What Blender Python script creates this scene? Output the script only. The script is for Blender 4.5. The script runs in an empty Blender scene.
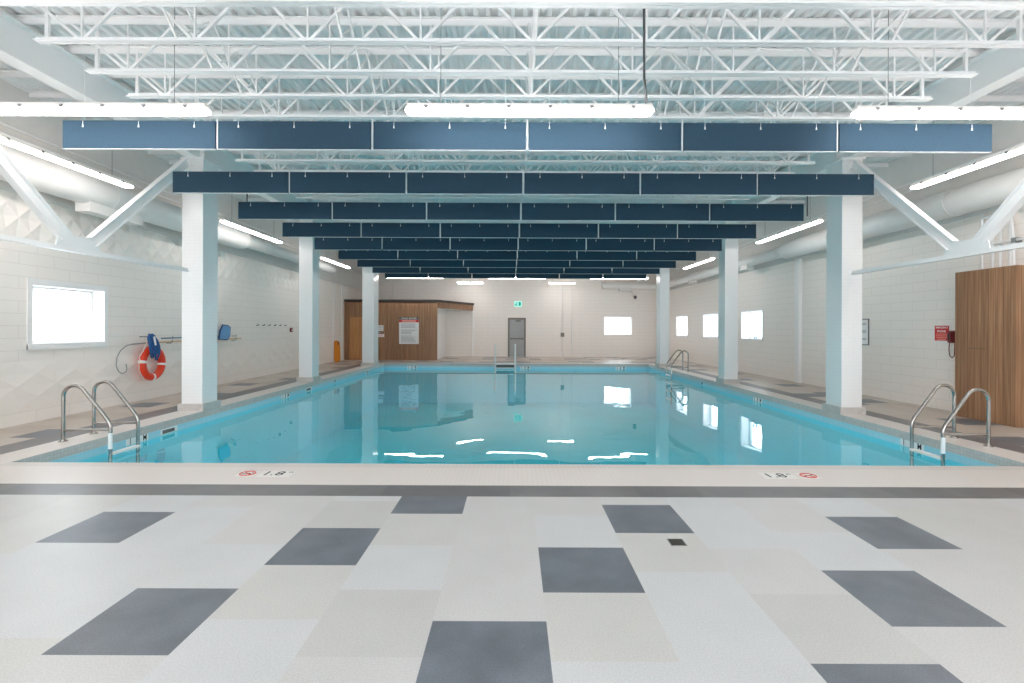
import bpy, bmesh, math, random
from mathutils import Vector, Matrix
random.seed(7)
C = bpy.context.scene.collection
PI = math.pi

# ------------------------------------------------------------------ materials
def lin(c):
    c = c / 255.0
    return c / 12.92 if c <= 0.04045 else ((c + 0.055) / 1.055) ** 2.4
def rgb(r, g, b): return (lin(r), lin(g), lin(b), 1.0)

def new_mat(name):
    m = bpy.data.materials.new(name); m.use_nodes = True
    nt = m.node_tree; nt.nodes.clear()
    out = nt.nodes.new('ShaderNodeOutputMaterial')
    return m, nt, out

def plain(name, col, rough=0.5, metal=0.0, noise=0.0, nscale=6.0, spec=0.5, bump=0.0, bscale=200.0):
    m, nt, out = new_mat(name)
    b = nt.nodes.new('ShaderNodeBsdfPrincipled')
    b.inputs['Roughness'].default_value = rough
    b.inputs['Metallic'].default_value = metal
    b.inputs['Specular IOR Level'].default_value = spec
    b.inputs['Base Color'].default_value = col
    nt.links.new(b.outputs[0], out.inputs[0])
    tc = None
    if noise > 0 or bump > 0:
        tc = nt.nodes.new('ShaderNodeTexCoord')
    if noise > 0:
        n = nt.nodes.new('ShaderNodeTexNoise'); n.inputs['Scale'].default_value = nscale
        n.inputs['Detail'].default_value = 5
        nt.links.new(tc.outputs['Object'], n.inputs['Vector'])
        r = nt.nodes.new('ShaderNodeMapRange')
        r.inputs['From Min'].default_value = 0.3; r.inputs['From Max'].default_value = 0.7
        r.inputs['To Min'].default_value = 1 - noise; r.inputs['To Max'].default_value = 1 + noise
        nt.links.new(n.outputs['Fac'], r.inputs['Value'])
        v = nt.nodes.new('ShaderNodeVectorMath'); v.operation = 'SCALE'
        v.inputs[0].default_value = col[:3]
        nt.links.new(r.outputs[0], v.inputs['Scale'])
        nt.links.new(v.outputs[0], b.inputs['Base Color'])
    if bump > 0:
        n2 = nt.nodes.new('ShaderNodeTexNoise'); n2.inputs['Scale'].default_value = bscale
        nt.links.new(tc.outputs['Object'], n2.inputs['Vector'])
        bp = nt.nodes.new('ShaderNodeBump'); bp.inputs['Strength'].default_value = bump
        bp.inputs['Distance'].default_value = 0.002
        nt.links.new(n2.outputs['Fac'], bp.inputs['Height'])
        nt.links.new(bp.outputs[0], b.inputs['Normal'])
    return m

def swizzle(nt, axes):
    """object coordinates rearranged so that brick textures lie in the given plane"""
    tc = nt.nodes.new('ShaderNodeTexCoord')
    s = nt.nodes.new('ShaderNodeSeparateXYZ'); c = nt.nodes.new('ShaderNodeCombineXYZ')
    nt.links.new(tc.outputs['Object'], s.inputs[0])
    if axes == 'hz':      # walls in any direction: x+y along, z up
        a = nt.nodes.new('ShaderNodeMath'); a.operation = 'ADD'
        nt.links.new(s.outputs[0], a.inputs[0]); nt.links.new(s.outputs[1], a.inputs[1])
        nt.links.new(a.outputs[0], c.inputs[0]); nt.links.new(s.outputs[2], c.inputs[1])
    else:
        for k, ax in enumerate(axes):
            nt.links.new(s.outputs['xyz'.index(ax)], c.inputs[k])
    return c

def brick(name, col, mortar, w, h, gap, axes='hz', rough=0.45, off=0.5, bump=0.4, dist=0.003, col2=None, spec=0.5):
    m, nt, out = new_mat(name)
    b = nt.nodes.new('ShaderNodeBsdfPrincipled'); b.inputs['Roughness'].default_value = rough
    b.inputs['Specular IOR Level'].default_value = spec
    c = swizzle(nt, axes)
    t = nt.nodes.new('ShaderNodeTexBrick')
    t.offset = off
    t.inputs['Scale'].default_value = 1.0
    t.inputs['Brick Width'].default_value = w; t.inputs['Row Height'].default_value = h
    t.inputs['Mortar Size'].default_value = gap; t.inputs['Mortar Smooth'].default_value = 0.2
    t.inputs['Color1'].default_value = col; t.inputs['Color2'].default_value = col2 or col
    t.inputs['Mortar'].default_value = mortar
    nt.links.new(c.outputs[0], t.inputs['Vector'])
    nt.links.new(t.outputs['Color'], b.inputs['Base Color'])
    bp = nt.nodes.new('ShaderNodeBump'); bp.invert = True
    bp.inputs['Strength'].default_value = bump; bp.inputs['Distance'].default_value = dist
    nt.links.new(t.outputs['Fac'], bp.inputs['Height']); nt.links.new(bp.outputs[0], b.inputs['Normal'])
    nt.links.new(b.outputs[0], out.inputs[0])
    return m

def wood(name, c1, c2, c3, plank, axes='hz', rough=0.45):
    m, nt, out = new_mat(name)
    b = nt.nodes.new('ShaderNodeBsdfPrincipled'); b.inputs['Roughness'].default_value = rough
    c = swizzle(nt, axes)
    mp = nt.nodes.new('ShaderNodeMapping'); mp.inputs['Scale'].default_value = (22, 0.9, 1)
    nt.links.new(c.outputs[0], mp.inputs[0])
    n = nt.nodes.new('ShaderNodeTexNoise'); n.inputs['Scale'].default_value = 1.0; n.inputs['Detail'].default_value = 6
    nt.links.new(mp.outputs[0], n.inputs['Vector'])
    r = nt.nodes.new('ShaderNodeValToRGB')
    r.color_ramp.elements[0].position = 0.3; r.color_ramp.elements[0].color = c1
    r.color_ramp.elements[1].position = 0.72; r.color_ramp.elements[1].color = c3
    e = r.color_ramp.elements.new(0.5); e.color = c2
    nt.links.new(n.outputs['Fac'], r.inputs[0])
    t = nt.nodes.new('ShaderNodeTexBrick'); t.offset = 0.0
    t.inputs['Scale'].default_value = 1.0; t.inputs['Brick Width'].default_value = plank
    t.inputs['Row Height'].default_value = 60.0; t.inputs['Mortar Size'].default_value = 0.004
    t.inputs['Color1'].default_value = (0.86, 0.86, 0.86, 1); t.inputs['Color2'].default_value = (1.1, 1.1, 1.1, 1)
    t.inputs['Mortar'].default_value = (0.5, 0.46, 0.42, 1)
    nt.links.new(c.outputs[0], t.inputs['Vector'])
    mx = nt.nodes.new('ShaderNodeMix'); mx.data_type = 'RGBA'; mx.blend_type = 'MULTIPLY'
    mx.inputs[0].default_value = 1.0
    nt.links.new(r.outputs[0], mx.inputs[6]); nt.links.new(t.outputs['Color'], mx.inputs[7])
    nt.links.new(mx.outputs[2], b.inputs['Base Color'])
    nt.links.new(b.outputs[0], out.inputs[0])
    return m

def emit(name, col, s):
    m, nt, out = new_mat(name)
    e = nt.nodes.new('ShaderNodeEmission'); e.inputs[0].default_value = col; e.inputs[1].default_value = s
    nt.links.new(e.outputs[0], out.inputs[0])
    return m

def glass(name):
    m, nt, out = new_mat(name)
    t = nt.nodes.new('ShaderNodeBsdfTransparent'); t.inputs[0].default_value = (0.95, 0.98, 1, 1)
    g = nt.nodes.new('ShaderNodeBsdfGlossy'); g.inputs['Roughness'].default_value = 0.02
    f = nt.nodes.new('ShaderNodeFresnel'); f.inputs[0].default_value = 1.45
    mx = nt.nodes.new('ShaderNodeMixShader')
    ge = nt.nodes.new('ShaderNodeNewGeometry')
    k = nt.nodes.new('ShaderNodeMath'); k.operation = 'SUBTRACT'; k.inputs[0].default_value = 1.0
    nt.links.new(ge.outputs['Backfacing'], k.inputs[1])
    k2 = nt.nodes.new('ShaderNodeMath'); k2.operation = 'MULTIPLY'
    nt.links.new(f.outputs[0], k2.inputs[0]); nt.links.new(k.outputs[0], k2.inputs[1])
    nt.links.new(k2.outputs[0], mx.inputs[0]); nt.links.new(t.outputs[0], mx.inputs[1]); nt.links.new(g.outputs[0], mx.inputs[2])
    nt.links.new(mx.outputs[0], out.inputs[0])
    return m

def water():
    m, nt, out = new_mat('pool_water')
    tc = nt.nodes.new('ShaderNodeTexCoord')
    mp = nt.nodes.new('ShaderNodeMapping'); mp.inputs['Scale'].default_value = (1.0, 0.75, 1)
    nt.links.new(tc.outputs['Object'], mp.inputs[0])
    n = nt.nodes.new('ShaderNodeTexNoise'); n.inputs['Scale'].default_value = 1.1; n.inputs['Detail'].default_value = 2.0
    n.inputs['Roughness'].default_value = 0.35
    nt.links.new(mp.outputs[0], n.inputs['Vector'])
    bp = nt.nodes.new('ShaderNodeBump'); bp.inputs['Strength'].default_value = 1.0
    bp.inputs['Distance'].default_value = WAVE
    nt.links.new(n.outputs['Fac'], bp.inputs['Height'])
    t = nt.nodes.new('ShaderNodeBsdfTransparent'); t.inputs[0].default_value = (0.80, 0.99, 0.997, 1)
    g = nt.nodes.new('ShaderNodeBsdfGlossy'); g.inputs['Roughness'].default_value = 0.0
    g.inputs['Color'].default_value = (1, 1, 1, 1)
    f = nt.nodes.new('ShaderNodeFresnel'); f.inputs[0].default_value = 1.33
    nt.links.new(bp.outputs[0], g.inputs['Normal']); nt.links.new(bp.outputs[0], f.inputs['Normal'])
    mx = nt.nodes.new('ShaderNodeMixShader')
    ge = nt.nodes.new('ShaderNodeNewGeometry')
    k = nt.nodes.new('ShaderNodeMath'); k.operation = 'SUBTRACT'; k.inputs[0].default_value = 1.0
    nt.links.new(ge.outputs['Backfacing'], k.inputs[1])
    k2 = nt.nodes.new('ShaderNodeMath'); k2.operation = 'MULTIPLY'
    nt.links.new(f.outputs[0], k2.inputs[0]); nt.links.new(k.outputs[0], k2.inputs[1])
    nt.links.new(k2.outputs[0], mx.inputs[0]); nt.links.new(t.outputs[0], mx.inputs[1]); nt.links.new(g.outputs[0], mx.inputs[2])
    nt.links.new(mx.outputs[0], out.inputs[0])
    return m
WAVE = 0.0075

M = {}
M['wall'] = brick('painted_block', rgb(245, 238, 231), rgb(229, 222, 215), 0.61, 0.2, 0.005, bump=0.3, rough=0.5)
M['relief'] = plain('painted_relief_block', rgb(245, 238, 231), 0.5)
M['upper'] = plain('painted_steel_wall', rgb(230, 227, 223), 0.5, noise=0.02)
M['white'] = plain('white_paint', rgb(242, 241, 240), 0.4)
M['steel'] = plain('white_painted_steel', rgb(244, 243, 242), 0.35)
M['deck'] = plain('painted_roof_deck', rgb(240, 240, 239), 0.5)
M['duct'] = plain('painted_duct', rgb(236, 233, 229), 0.42, noise=0.015, nscale=4)
M['coltile'] = brick('column_tile', rgb(242, 241, 240), rgb(232, 232, 232), 0.2, 0.065, 0.002, bump=0.15, rough=0.25)
M['mosaic'] = brick('grey_mosaic', rgb(206, 201, 196), rgb(184, 180, 176), 0.05, 0.05, 0.003, off=0.0, bump=0.2, rough=0.35, col2=rgb(196, 191, 187))
M['coping'] = brick('coping_tile', rgb(222, 213, 207), rgb(210, 202, 196), 0.05, 0.05, 0.002, axes='xyz', off=0.0, bump=0.15, rough=0.4)
M['lip'] = brick('coping_lip_tile', rgb(214, 206, 200), rgb(196, 189, 184), 0.05, 0.05, 0.003, axes='xyz', off=0.0, bump=0.2, rough=0.4)
M['aqua'] = brick('pool_waterline_tile', rgb(172, 224, 238), rgb(158, 212, 228), 0.15, 0.15, 0.003, off=0.0, bump=0.2, rough=0.25)
M['basin'] = plain('pool_plaster', rgb(86, 228, 246), 0.6, noise=0.04, nscale=0.6)
M['basinfloor'] = plain('pool_floor_plaster', rgb(80, 227, 245), 0.6, noise=0.05, nscale=0.5)
M['water'] = water()
TL = [rgb(214, 212, 208), rgb(207, 203, 198), rgb(203, 198, 192), rgb(219, 219, 217)]
def tilemat(name, c, big=0.025, bigscale=2.5, fine=0.10):
    m = plain(name, c, 0.36, noise=big, nscale=bigscale, bump=0.25, bscale=260)
    nt = m.node_tree; b = [n for n in nt.nodes if n.type == 'BSDF_PRINCIPLED'][0]
    src = b.inputs['Base Color'].links[0].from_socket
    tc = [n for n in nt.nodes if n.type == 'TEX_COORD'][0]
    n = nt.nodes.new('ShaderNodeTexNoise'); n.inputs['Scale'].default_value = 110; n.inputs['Detail'].default_value = 3
    nt.links.new(tc.outputs['Object'], n.inputs['Vector'])
    r = nt.nodes.new('ShaderNodeMapRange'); r.inputs['From Min'].default_value = 0.3; r.inputs['From Max'].default_value = 0.7
    r.inputs['To Min'].default_value = 1 - fine; r.inputs['To Max'].default_value = 1 + fine
    nt.links.new(n.outputs['Fac'], r.inputs['Value'])
    v = nt.nodes.new('ShaderNodeVectorMath'); v.operation = 'SCALE'
    nt.links.new(src, v.inputs[0]); nt.links.new(r.outputs[0], v.inputs['Scale'])
    nt.links.new(v.outputs[0], b.inputs['Base Color'])
    return m
M['t0'] = tilemat('pale_tile', rgb(196, 194, 192)); M['t1'] = tilemat('warm_pale_tile', rgb(195, 193, 189))
M['t2'] = tilemat('sand_tile', rgb(191, 189, 186)); M['t3'] = tilemat('cool_pale_tile', rgb(198, 198, 198))
M['t4'] = tilemat('beige_tile', rgb(195, 182, 170)); M['t5'] = tilemat('tan_tile', rgb(186, 172, 159))
M['t6'] = tilemat('light_beige_tile', rgb(200, 189, 179))
M['dark'] = tilemat('charcoal_tile', rgb(104, 109, 117), 0.18, 3.5, 0.14)
M['band'] = tilemat('grey_band_tile', rgb(112, 110, 111), 0.12, 3, 0.1)
M['band2'] = tilemat('grey_band_tile_darker', rgb(102, 100, 102), 0.12, 3, 0.1)
M['navy'] = plain('navy_felt', rgb(43, 69, 87), 0.8, noise=0.06, nscale=30, spec=0.3, bump=0.3, bscale=500)
M['woodwall'] = wood('walnut_slats', rgb(138, 99, 70), rgb(160, 118, 86), rgb(180, 139, 104), 0.13)
M['wooddoor'] = wood('oak_door', rgb(190, 132, 80), rgb(204, 148, 94), rgb(216, 162, 108), 0.5)
M['darkcap'] = plain('dark_metal_cap', rgb(62, 52, 48), 0.5)
M['chrome'] = plain('brushed_stainless', rgb(176, 172, 168), 0.2, metal=1.0)
M['tread'] = plain('white_ladder_tread', rgb(240, 240, 238), 0.35)
M['rubber'] = plain('grey_rubber_tread', rgb(104, 104, 104), 0.7)
M['ring'] = plain('orange_red_buoy', rgb(226, 62, 30), 0.4)
M['buoy'] = plain('amber_plastic', rgb(222, 136, 20), 0.4)
M['rope'] = plain('white_rope', rgb(232, 226, 214), 0.8)
M['bluerope'] = plain('blue_rope', rgb(36, 92, 150), 0.7, noise=0.2, nscale=60)
M['bluepole'] = plain('blue_pole', rgb(60, 110, 140), 0.4)
M['netmesh'] = plain('blue_net_mesh', rgb(110, 160, 205), 0.8)
M['netframe'] = plain('blue_net_frame', rgb(26, 66, 120), 0.5)
M['tan'] = plain('tan_wood_pole', rgb(214, 178, 132), 0.5)
M['grey'] = plain('grey_metal', rgb(150, 150, 150), 0.45, metal=0.3)
M['greydoor'] = plain('grey_door_paint', rgb(168, 170, 170), 0.45, noise=0.05, nscale=3)
M['doorframe'] = plain('grey_door_frame', rgb(128, 124, 118), 0.5)
M['black'] = plain('black_plastic', rgb(28, 28, 30), 0.5)
M['ink'] = plain('black_ink', rgb(30, 32, 36), 0.6)
M['red'] = plain('sign_red', rgb(206, 44, 38), 0.5)
M['maroon'] = plain('maroon_plastic', rgb(110, 18, 26), 0.35)
M['signwhite'] = plain('sign_white', rgb(242, 240, 238), 0.5)
M['marktile'] = plain('marker_tile', rgb(232, 227, 222), 0.4)
M['signtext'] = plain('sign_text_grey', rgb(170, 170, 174), 0.6)
M['pink'] = plain('pale_red_print', rgb(240, 150, 140), 0.6)
M['redink'] = plain('red_ink', rgb(206, 80, 70), 0.6)
M['green'] = emit('exit_sign_green', rgb(20, 130, 110), .6)
M['exitwhite'] = emit('exit_sign_white', rgb(150, 220, 205), .7)
M['glass'] = glass('window_glass')
M['cover'] = plain('drain_cover', rgb(70, 66, 60), 0.5, metal=0.4)
LAMP = 13.0
M['lamp'] = emit('lamp_diffuser', (1.0, 0.925, 0.895, 1), LAMP)
M['lamp_soft'] = emit('lamp_diffuser_deck', (1.0, 0.925, 0.895, 1), LAMP*.8)
M['housing'] = plain('lamp_housing', rgb(236, 232, 226), 0.4)
M['cable'] = plain('dark_cable', rgb(70, 72, 74), 0.6)

# ------------------------------------------------------------------ mesh builder
class MB:
    def __init__(s, f=None):
        s.v = []; s.fc = []; s.mi = []; s.f = f
    def add(s, pts, faces, mi=0):
        n = len(s.v)
        for p in pts: s.v.append(tuple(s.f(*p)) if s.f else tuple(p))
        for q in faces: s.fc.append([n + i for i in q]); s.mi.append(mi)
        return s
    def box(s, x0, x1, y0, y1, z0, z1, mi=0):
        p = [(x0,y0,z0),(x1,y0,z0),(x1,y1,z0),(x0,y1,z0),(x0,y0,z1),(x1,y0,z1),(x1,y1,z1),(x0,y1,z1)]
        return s.add(p, [(0,3,2,1),(4,5,6,7),(0,1,5,4),(1,2,6,5),(2,3,7,6),(3,0,4,7)], mi)
    def quad(s, pts, mi=0): return s.add(pts, [tuple(range(len(pts)))], mi)
    def tube(s, pts, r, n=10, closed=False, mi=0, sx=1.0):
        P = [Vector(p) for p in pts]; L = len(P)
        rr = r if isinstance(r, (list, tuple)) else [r] * L
        ring = []; up = None
        for i in range(L):
            if closed: t = P[(i+1) % L] - P[i-1]
            else: t = P[min(i+1, L-1)] - P[max(i-1, 0)]
            t.normalize()
            if up is None:
                up = Vector((0,0,1)) if abs(t.z) < 0.9 else Vector((0,1,0))
            a = t.cross(up)
            if a.length < 1e-6: a = t.orthogonal()
            a.normalize(); b = a.cross(t).normalized(); up = b
            ring.append([P[i] + (a*math.cos(2*PI*k/n)*sx + b*math.sin(2*PI*k/n)) * rr[i] for k in range(n)])
        pts2 = [q for R in ring for q in R]; F = []
        for i in range(L if closed else L-1):
            j = (i+1) % L
            for k in range(n):
                F.append((i*n+k, i*n+(k+1) % n, j*n+(k+1) % n, j*n+k))
        if not closed:
            F.append(tuple(range(n-1, -1, -1))); F.append(tuple((L-1)*n+k for k in range(n)))
        return s.add(pts2, F, mi)
    def bar(s, p0, p1, w, h, mi=0, up=(0,0,1)):
        """rectangular bar from p0 to p1; w across, h along up"""
        p0 = Vector(p0); p1 = Vector(p1); t = (p1-p0).normalized(); u = Vector(up)
        a = t.cross(u)
        if a.length < 1e-5: a = t.cross(Vector((0,1,0)))
        a.normalize(); b = a.cross(t).normalized()
        pts = []
        for p in (p0, p1):
            for sx, sy in ((-1,-1),(1,-1),(1,1),(-1,1)):
                pts.append(p + a*(sx*w/2) + b*(sy*h/2))
        return s.add(pts, [(0,1,2,3),(7,6,5,4),(0,4,5,1),(1,5,6,2),(2,6,7,3),(3,7,4,0)], mi)
    def prism(s, poly, axis, a0, a1, mi=0):
        """poly = 2D outline; extruded along axis ('x','y','z')"""
        def P(u, v, w):
            return {'x': (w,u,v), 'y': (u,w,v), 'z': (u,v,w)}[axis]
        n = len(poly)
        pts = [P(u,v,a0) for u,v in poly] + [P(u,v,a1) for u,v in poly]
        F = [tuple(range(n)), tuple(range(2*n-1, n-1, -1))]
        for k in range(n): F.append((k, (k+1) % n, n+(k+1) % n, n+k))
        return s.add(pts, F, mi)
    def disc(s, c, r, n, axis, t, mi=0):
        poly = [(c[0]+r*math.cos(2*PI*k/n), c[1]+r*math.sin(2*PI*k/n)) for k in range(n)]
        return s.prism(poly, axis, t[0], t[1], mi)
    def build(s, name, mats, parent=None, smooth=False, bevel=0.0, recalc=True):
        me = bpy.data.meshes.new(name)
        pl = tuple(parent.location) if parent else (0, 0, 0)
        me.from_pydata([(a-pl[0], b-pl[1], c-pl[2]) for a, b, c in s.v], [], s.fc)
        if not isinstance(mats, (list, tuple)): mats = [mats]
        for m in mats: me.materials.append(m)
        me.polygons.foreach_set('material_index', s.mi)
        me.update()
        if recalc:
            bm = bmesh.new(); bm.from_mesh(me); bmesh.ops.recalc_face_normals(bm, faces=bm.faces)
            bm.to_mesh(me); bm.free()
        if smooth:
            me.polygons.foreach_set('use_smooth', [True]*len(me.polygons))
            try: me.set_sharp_from_angle(angle=math.radians(40))
            except Exception: pass
        o = bpy.data.objects.new(name, me); C.objects.link(o)
        if parent: o.parent = parent
        if bevel > 0:
            b = o.modifiers.new('bevel', 'BEVEL'); b.width = bevel; b.segments = 2; b.limit_method = 'ANGLE'
        return o

def tag(o, label=None, cat=None, group=None, kind=None):
    if label: o['label'] = label
    if cat: o['category'] = cat
    if group: o['group'] = group
    if kind: o['kind'] = kind
    return o
def empty(name, loc=(0,0,0), label=None, cat=None, group=None, kind=None):
    o = bpy.data.objects.new(name, None); C.objects.link(o); o.location = loc
    o.empty_display_size = 0.1
    return tag(o, label, cat, group, kind)
def struct(name, mb, mats, parent=None, **k):
    o = mb.build(name, mats, parent, **k)
    if not parent: o['kind'] = 'structure'
    return o
def copy_tree(o, loc, label=None, group=None):
    c = o.copy(); C.objects.link(c); c.location = loc
    if label: c['label'] = label
    if group: c['group'] = group
    for ch in list(o.children):
        d = ch.copy(); C.objects.link(d); d.parent = c
        for g in list(ch.children):
            e = g.copy(); C.objects.link(e); e.parent = d
    return c

def text(name, s, size, loc, rot, mat, parent=None, scale=(1,1,1), align='CENTER', bold=0.0):
    cu = bpy.data.curves.new(name, 'FONT'); cu.body = s; cu.size = size; cu.align_x = align; cu.align_y = 'CENTER'
    cu.extrude = 0.0008; cu.offset = bold; cu.resolution_u = 4
    t = bpy.data.objects.new(name + '_curve', cu); C.objects.link(t)
    bpy.context.view_layer.update()
    dg = bpy.context.evaluated_depsgraph_get()
    me = bpy.data.meshes.new_from_object(t.evaluated_get(dg))
    bpy.data.objects.remove(t); bpy.data.curves.remove(cu)
    me.materials.clear(); me.materials.append(mat)
    mt = Matrix.Translation(Vector(loc)) @ rot.to_4x4() @ Matrix.Diagonal((*scale, 1))
    if parent: mt = Matrix.Translation(-parent.location) @ mt
    me.transform(mt); me.name = name
    o = bpy.data.objects.new(name, me); C.objects.link(o)
    if parent: o.parent = parent
    return o
# letter orientations: columns are the letter's right, up and outward directions
def ori(right, up):
    r = Vector(right).normalized(); u = Vector(up).normalized(); n = r.cross(u)
    return Matrix((r, u, n)).transposed()

# ------------------------------------------------------------------ dimensions (metres)
PX0, PX1, PY0, PY1 = -5.88, 6.12, 5.79, 22.45      # pool opening
WZ = -0.225                                       # water level
ZD = 5.41                                         # roof deck
YB, YF = 28.0, -4.0                               # back wall, wall behind the camera
XR = 8.57
T = 0.6155
def WL(d, y, z): return (-7.72 - 0.03*y + d, y, z)   # left wall: d metres out from its face
def WR(d, y, z): return (XR - d, y, z)               # right wall
X0G = 0.183

# ------------------------------------------------------------------ floor of staggered tiles
fixed = {  # column index -> (phase, dark tiles)
 -6: [3.634], -4: [2.391], -3: [3.306], -2: [4.231], -1: [2.066], 0: [2.975], 1: [3.848], 2: [], 3: [2.647], 4: [3.586], -5: [], 5: []}
# columns 2 and 4 start half a course later
dark_xy = [(-6,3.634),(-4,2.391),(-3,3.306),(-2,4.231),(-1,2.066),(0,2.975),(1,3.848),(2,1.735),(3,2.647),(4,3.586)]
side_dark = [(-12,7.35),(-13,9.7),(-12,11.6),(-13,13.3),(-12,15.2),(-13,17.6),(-12,19.3),(-13,21.4),(-12,22.4),
             (11,6.55),(12,8.2),(12,10.5),(11,11.9),(12,13.8),(12,11.9),(11,15.6),(12,17.4),(11,19.4),(12,21.2),(13,8.2),
             (11,10.4),(-13,5.6),(-11,5.2)]
back_dark = []
rb = random.Random(3)
for k in range(-14, 14):
    y = 22.9 + rb.uniform(0.1, 0.9)
    while y < 27.6:
        if rb.random() < 0.62: back_dark.append((k, y))
        y += T * rb.choice([2, 3, 3, 4])
phase = {}
for k, y in dark_xy: phase[k] = y % T
rp = random.Random(11)
regions = [(-9.2, 9.0, YF, 4.67), (-9.2, -6.80, 4.67, YB+.1), (6.96, 9.0, 4.67, YB+.1), (-6.80, 6.96, 23.25, YB+.1)]
fm = MB()
shade_rng = random.Random(5)
for k in range(-15, 15):
    xa = X0G + k*T; xb = xa + T
    ph = phase.get(k, rp.uniform(0, T))
    darks = [y for kk, y in dark_xy + side_dark + back_dark if kk == k]
    cuts = []
    n0 = int((YF - ph)//T); y = ph + n0*T
    while y < YB + .2:
        cuts.append(y); y += T
    for y in cuts:
        mi = shade_rng.choice([0, 0, 1, 1, 2, 3, 3])
        for dy in darks:
            if abs((dy) - y) < T/2: mi = 4
        for ri, (rx0, rx1, ry0, ry1) in enumerate(regions):
            mm = mi if (ri == 0 or mi == 4) else 7 + (mi + k) % 3
            a, b_, c_, d_ = max(xa, rx0), min(xb, rx1), max(y, ry0), min(y+T, ry1)
            if a < b_-1e-4 and c_ < d_-1e-4:
                fm.quad([(a,c_,0),(b_,c_,0),(b_,d_,0),(a,d_,0)], mm)
# dark grey band around the pool coping, cut into tiles
bx0, bx1, by0, by1 = -6.80, 6.96, 4.67, 23.25
cx0, cx1, cy0, cy1 = -6.35, 6.58, 5.0, 22.95
def band(x0, x1, y0, y1, along):
    a = x0 if along == 'x' else y0; e = x1 if along == 'x' else y1
    i = 0
    while a < e - 1e-4:
        b_ = min(a + T, e); mi = shade_rng.choice([5, 5, 6])
        if along == 'x': fm.quad([(a,y0,0),(b_,y0,0),(b_,y1,0),(a,y1,0)], mi)
        else: fm.quad([(x0,a,0),(x1,a,0),(x1,b_,0),(x0,b_,0)], mi)
        a = b_
band(bx0, bx1, by0, cy0, 'x'); band(bx0, bx1, cy1, by1, 'x')
band(bx0, cx0, cy0, cy1, 'y'); band(cx1, bx1, cy0, cy1, 'y')
# slab under the tiles, around the basin
fm.box(-9.2, 9.0, YF, cy0, -0.4, -0.001, 0); fm.box(-9.2, 9.0, cy1, YB+.1, -0.4, -0.001, 0)
fm.box(-9.2, cx0, cy0, cy1, -0.4, -0.001, 0); fm.box(cx1, 9.0, cy0, cy1, -0.4, -0.001, 0)
struct('floor', fm, [M['t0'], M['t1'], M['t2'], M['t3'], M['dark'], M['band'], M['band2'], M['t4'], M['t5'], M['t6']])

# ------------------------------------------------------------------ pool shell
cm = MB()
def ringq(mb, o, i, z0, z1, mi_top, mi_side=None):
    (ox0, ox1, oy0, oy1), (ix0, ix1, iy0, iy1) = o, i
    mb.quad([(ox0,oy0,z1),(ox1,oy0,z1),(ix1,iy0,z1),(ix0,iy0,z1)], mi_top)
    mb.quad([(ox1,oy0,z1),(ox1,oy1,z1),(ix1,iy1,z1),(ix1,iy0,z1)], mi_top)
    mb.quad([(ox1,oy1,z1),(ox0,oy1,z1),(ix0,iy1,z1),(ix1,iy1,z1)], mi_top)
    mb.quad([(ox0,oy1,z1),(ox0,oy0,z1),(ix0,iy0,z1),(ix0,iy1,z1)], mi_top)
def collar(mb, x0, x1, y0, y1, z0, z1, mi):
    mb.quad([(x0,y0,z0),(x1,y0,z0),(x1,y0,z1),(x0,y0,z1)], mi); mb.quad([(x0,y1,z0),(x1,y1,z0),(x1,y1,z1),(x0,y1,z1)], mi)
    mb.quad([(x0,y0,z0),(x0,y1,z0),(x0,y1,z1),(x0,y0,z1)], mi); mb.quad([(x1,y0,z0),(x1,y1,z0),(x1,y1,z1),(x1,y0,z1)], mi)
ringq(cm, (cx0,cx1,cy0,cy1), (PX0-.02, PX1+.02, PY0-.16, PY1+.02), 0, 0.0, 0)
ringq(cm, (PX0-.02,PX1+.02,PY0-.16,PY1+.02), (PX0,PX1,PY0,PY1), 0, 0.0, 1)
collar(cm, PX0, PX1, PY0, PY1, -0.124, 0.0, 2)
struct('trim_1', cm, [M['coping'], M['lip'], M['mosaic']])
pm = MB()
e = 0.012
collar(pm, PX0-e, PX1+e, PY0-e, PY1+e, -0.124, -0.5, 0) if False else None
collar(pm, PX0, PX1, PY0, PY1, -0.235, -0.124, 0)
collar(pm, PX0, PX1, PY0, PY1, -1.8, -0.235, 1)
pm.quad([(PX0,PY0,-1.8),(PX1,PY0,-1.8),(PX1,PY1,-1.8),(PX0,PY1,-1.8)], 2)
o = struct('pool_basin', pm, [M['aqua'], M['basin'], M['basinfloor']])
wm = MB(); wm.quad([(PX0,PY0,WZ),(PX1,PY0,WZ),(PX1,PY1,WZ),(PX0,PY1,WZ)])
struct('pool_water', wm, M['water'], recalc=False)

# ------------------------------------------------------------------ walls with window openings
def wall_panels(mb, along, u0, u1, z0, z1, holes, d0, d1, mi):
    us = sorted({u0, u1, *[h[0] for h in holes], *[h[1] for h in holes]})
    zs = sorted({z0, z1, *[h[2] for h in holes], *[h[3] for h in holes]})
    for a, b_ in zip(us, us[1:]):
        for c_, d_ in zip(zs, zs[1:]):
            if any(h[0] <= a and b_ <= h[1] and h[2] <= c_ and d_ <= h[3] for h in holes): continue
            if along == 'y': mb.box(d0, d1, a, b_, c_, d_, mi)
            else: mb.box(a, b_, d0, d1, c_, d_, mi)
ZL = 3.78      # height where block wall meets the smooth upper wall
LWIN = [(8.18, 9.66, 1.30, 2.29), (1.9, 3.4, 1.30, 2.29)]
RWIN = [(17.05, 18.6, 1.25, 2.25), (20.75, 22.35, 1.25, 2.25), (24.4, 26.0, 1.25, 2.25), (1.9, 3.4, 1.25, 2.25)]
BWIN = [(5.13, 6.66, 1.24, 2.29)]
FWIN = [(-7.0, -3.2, 0.6, 3.4), (-1.9, 1.9, 0.6, 3.4), (3.4, 7.2, 0.6, 3.4)]
wl = MB(WL)
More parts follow.
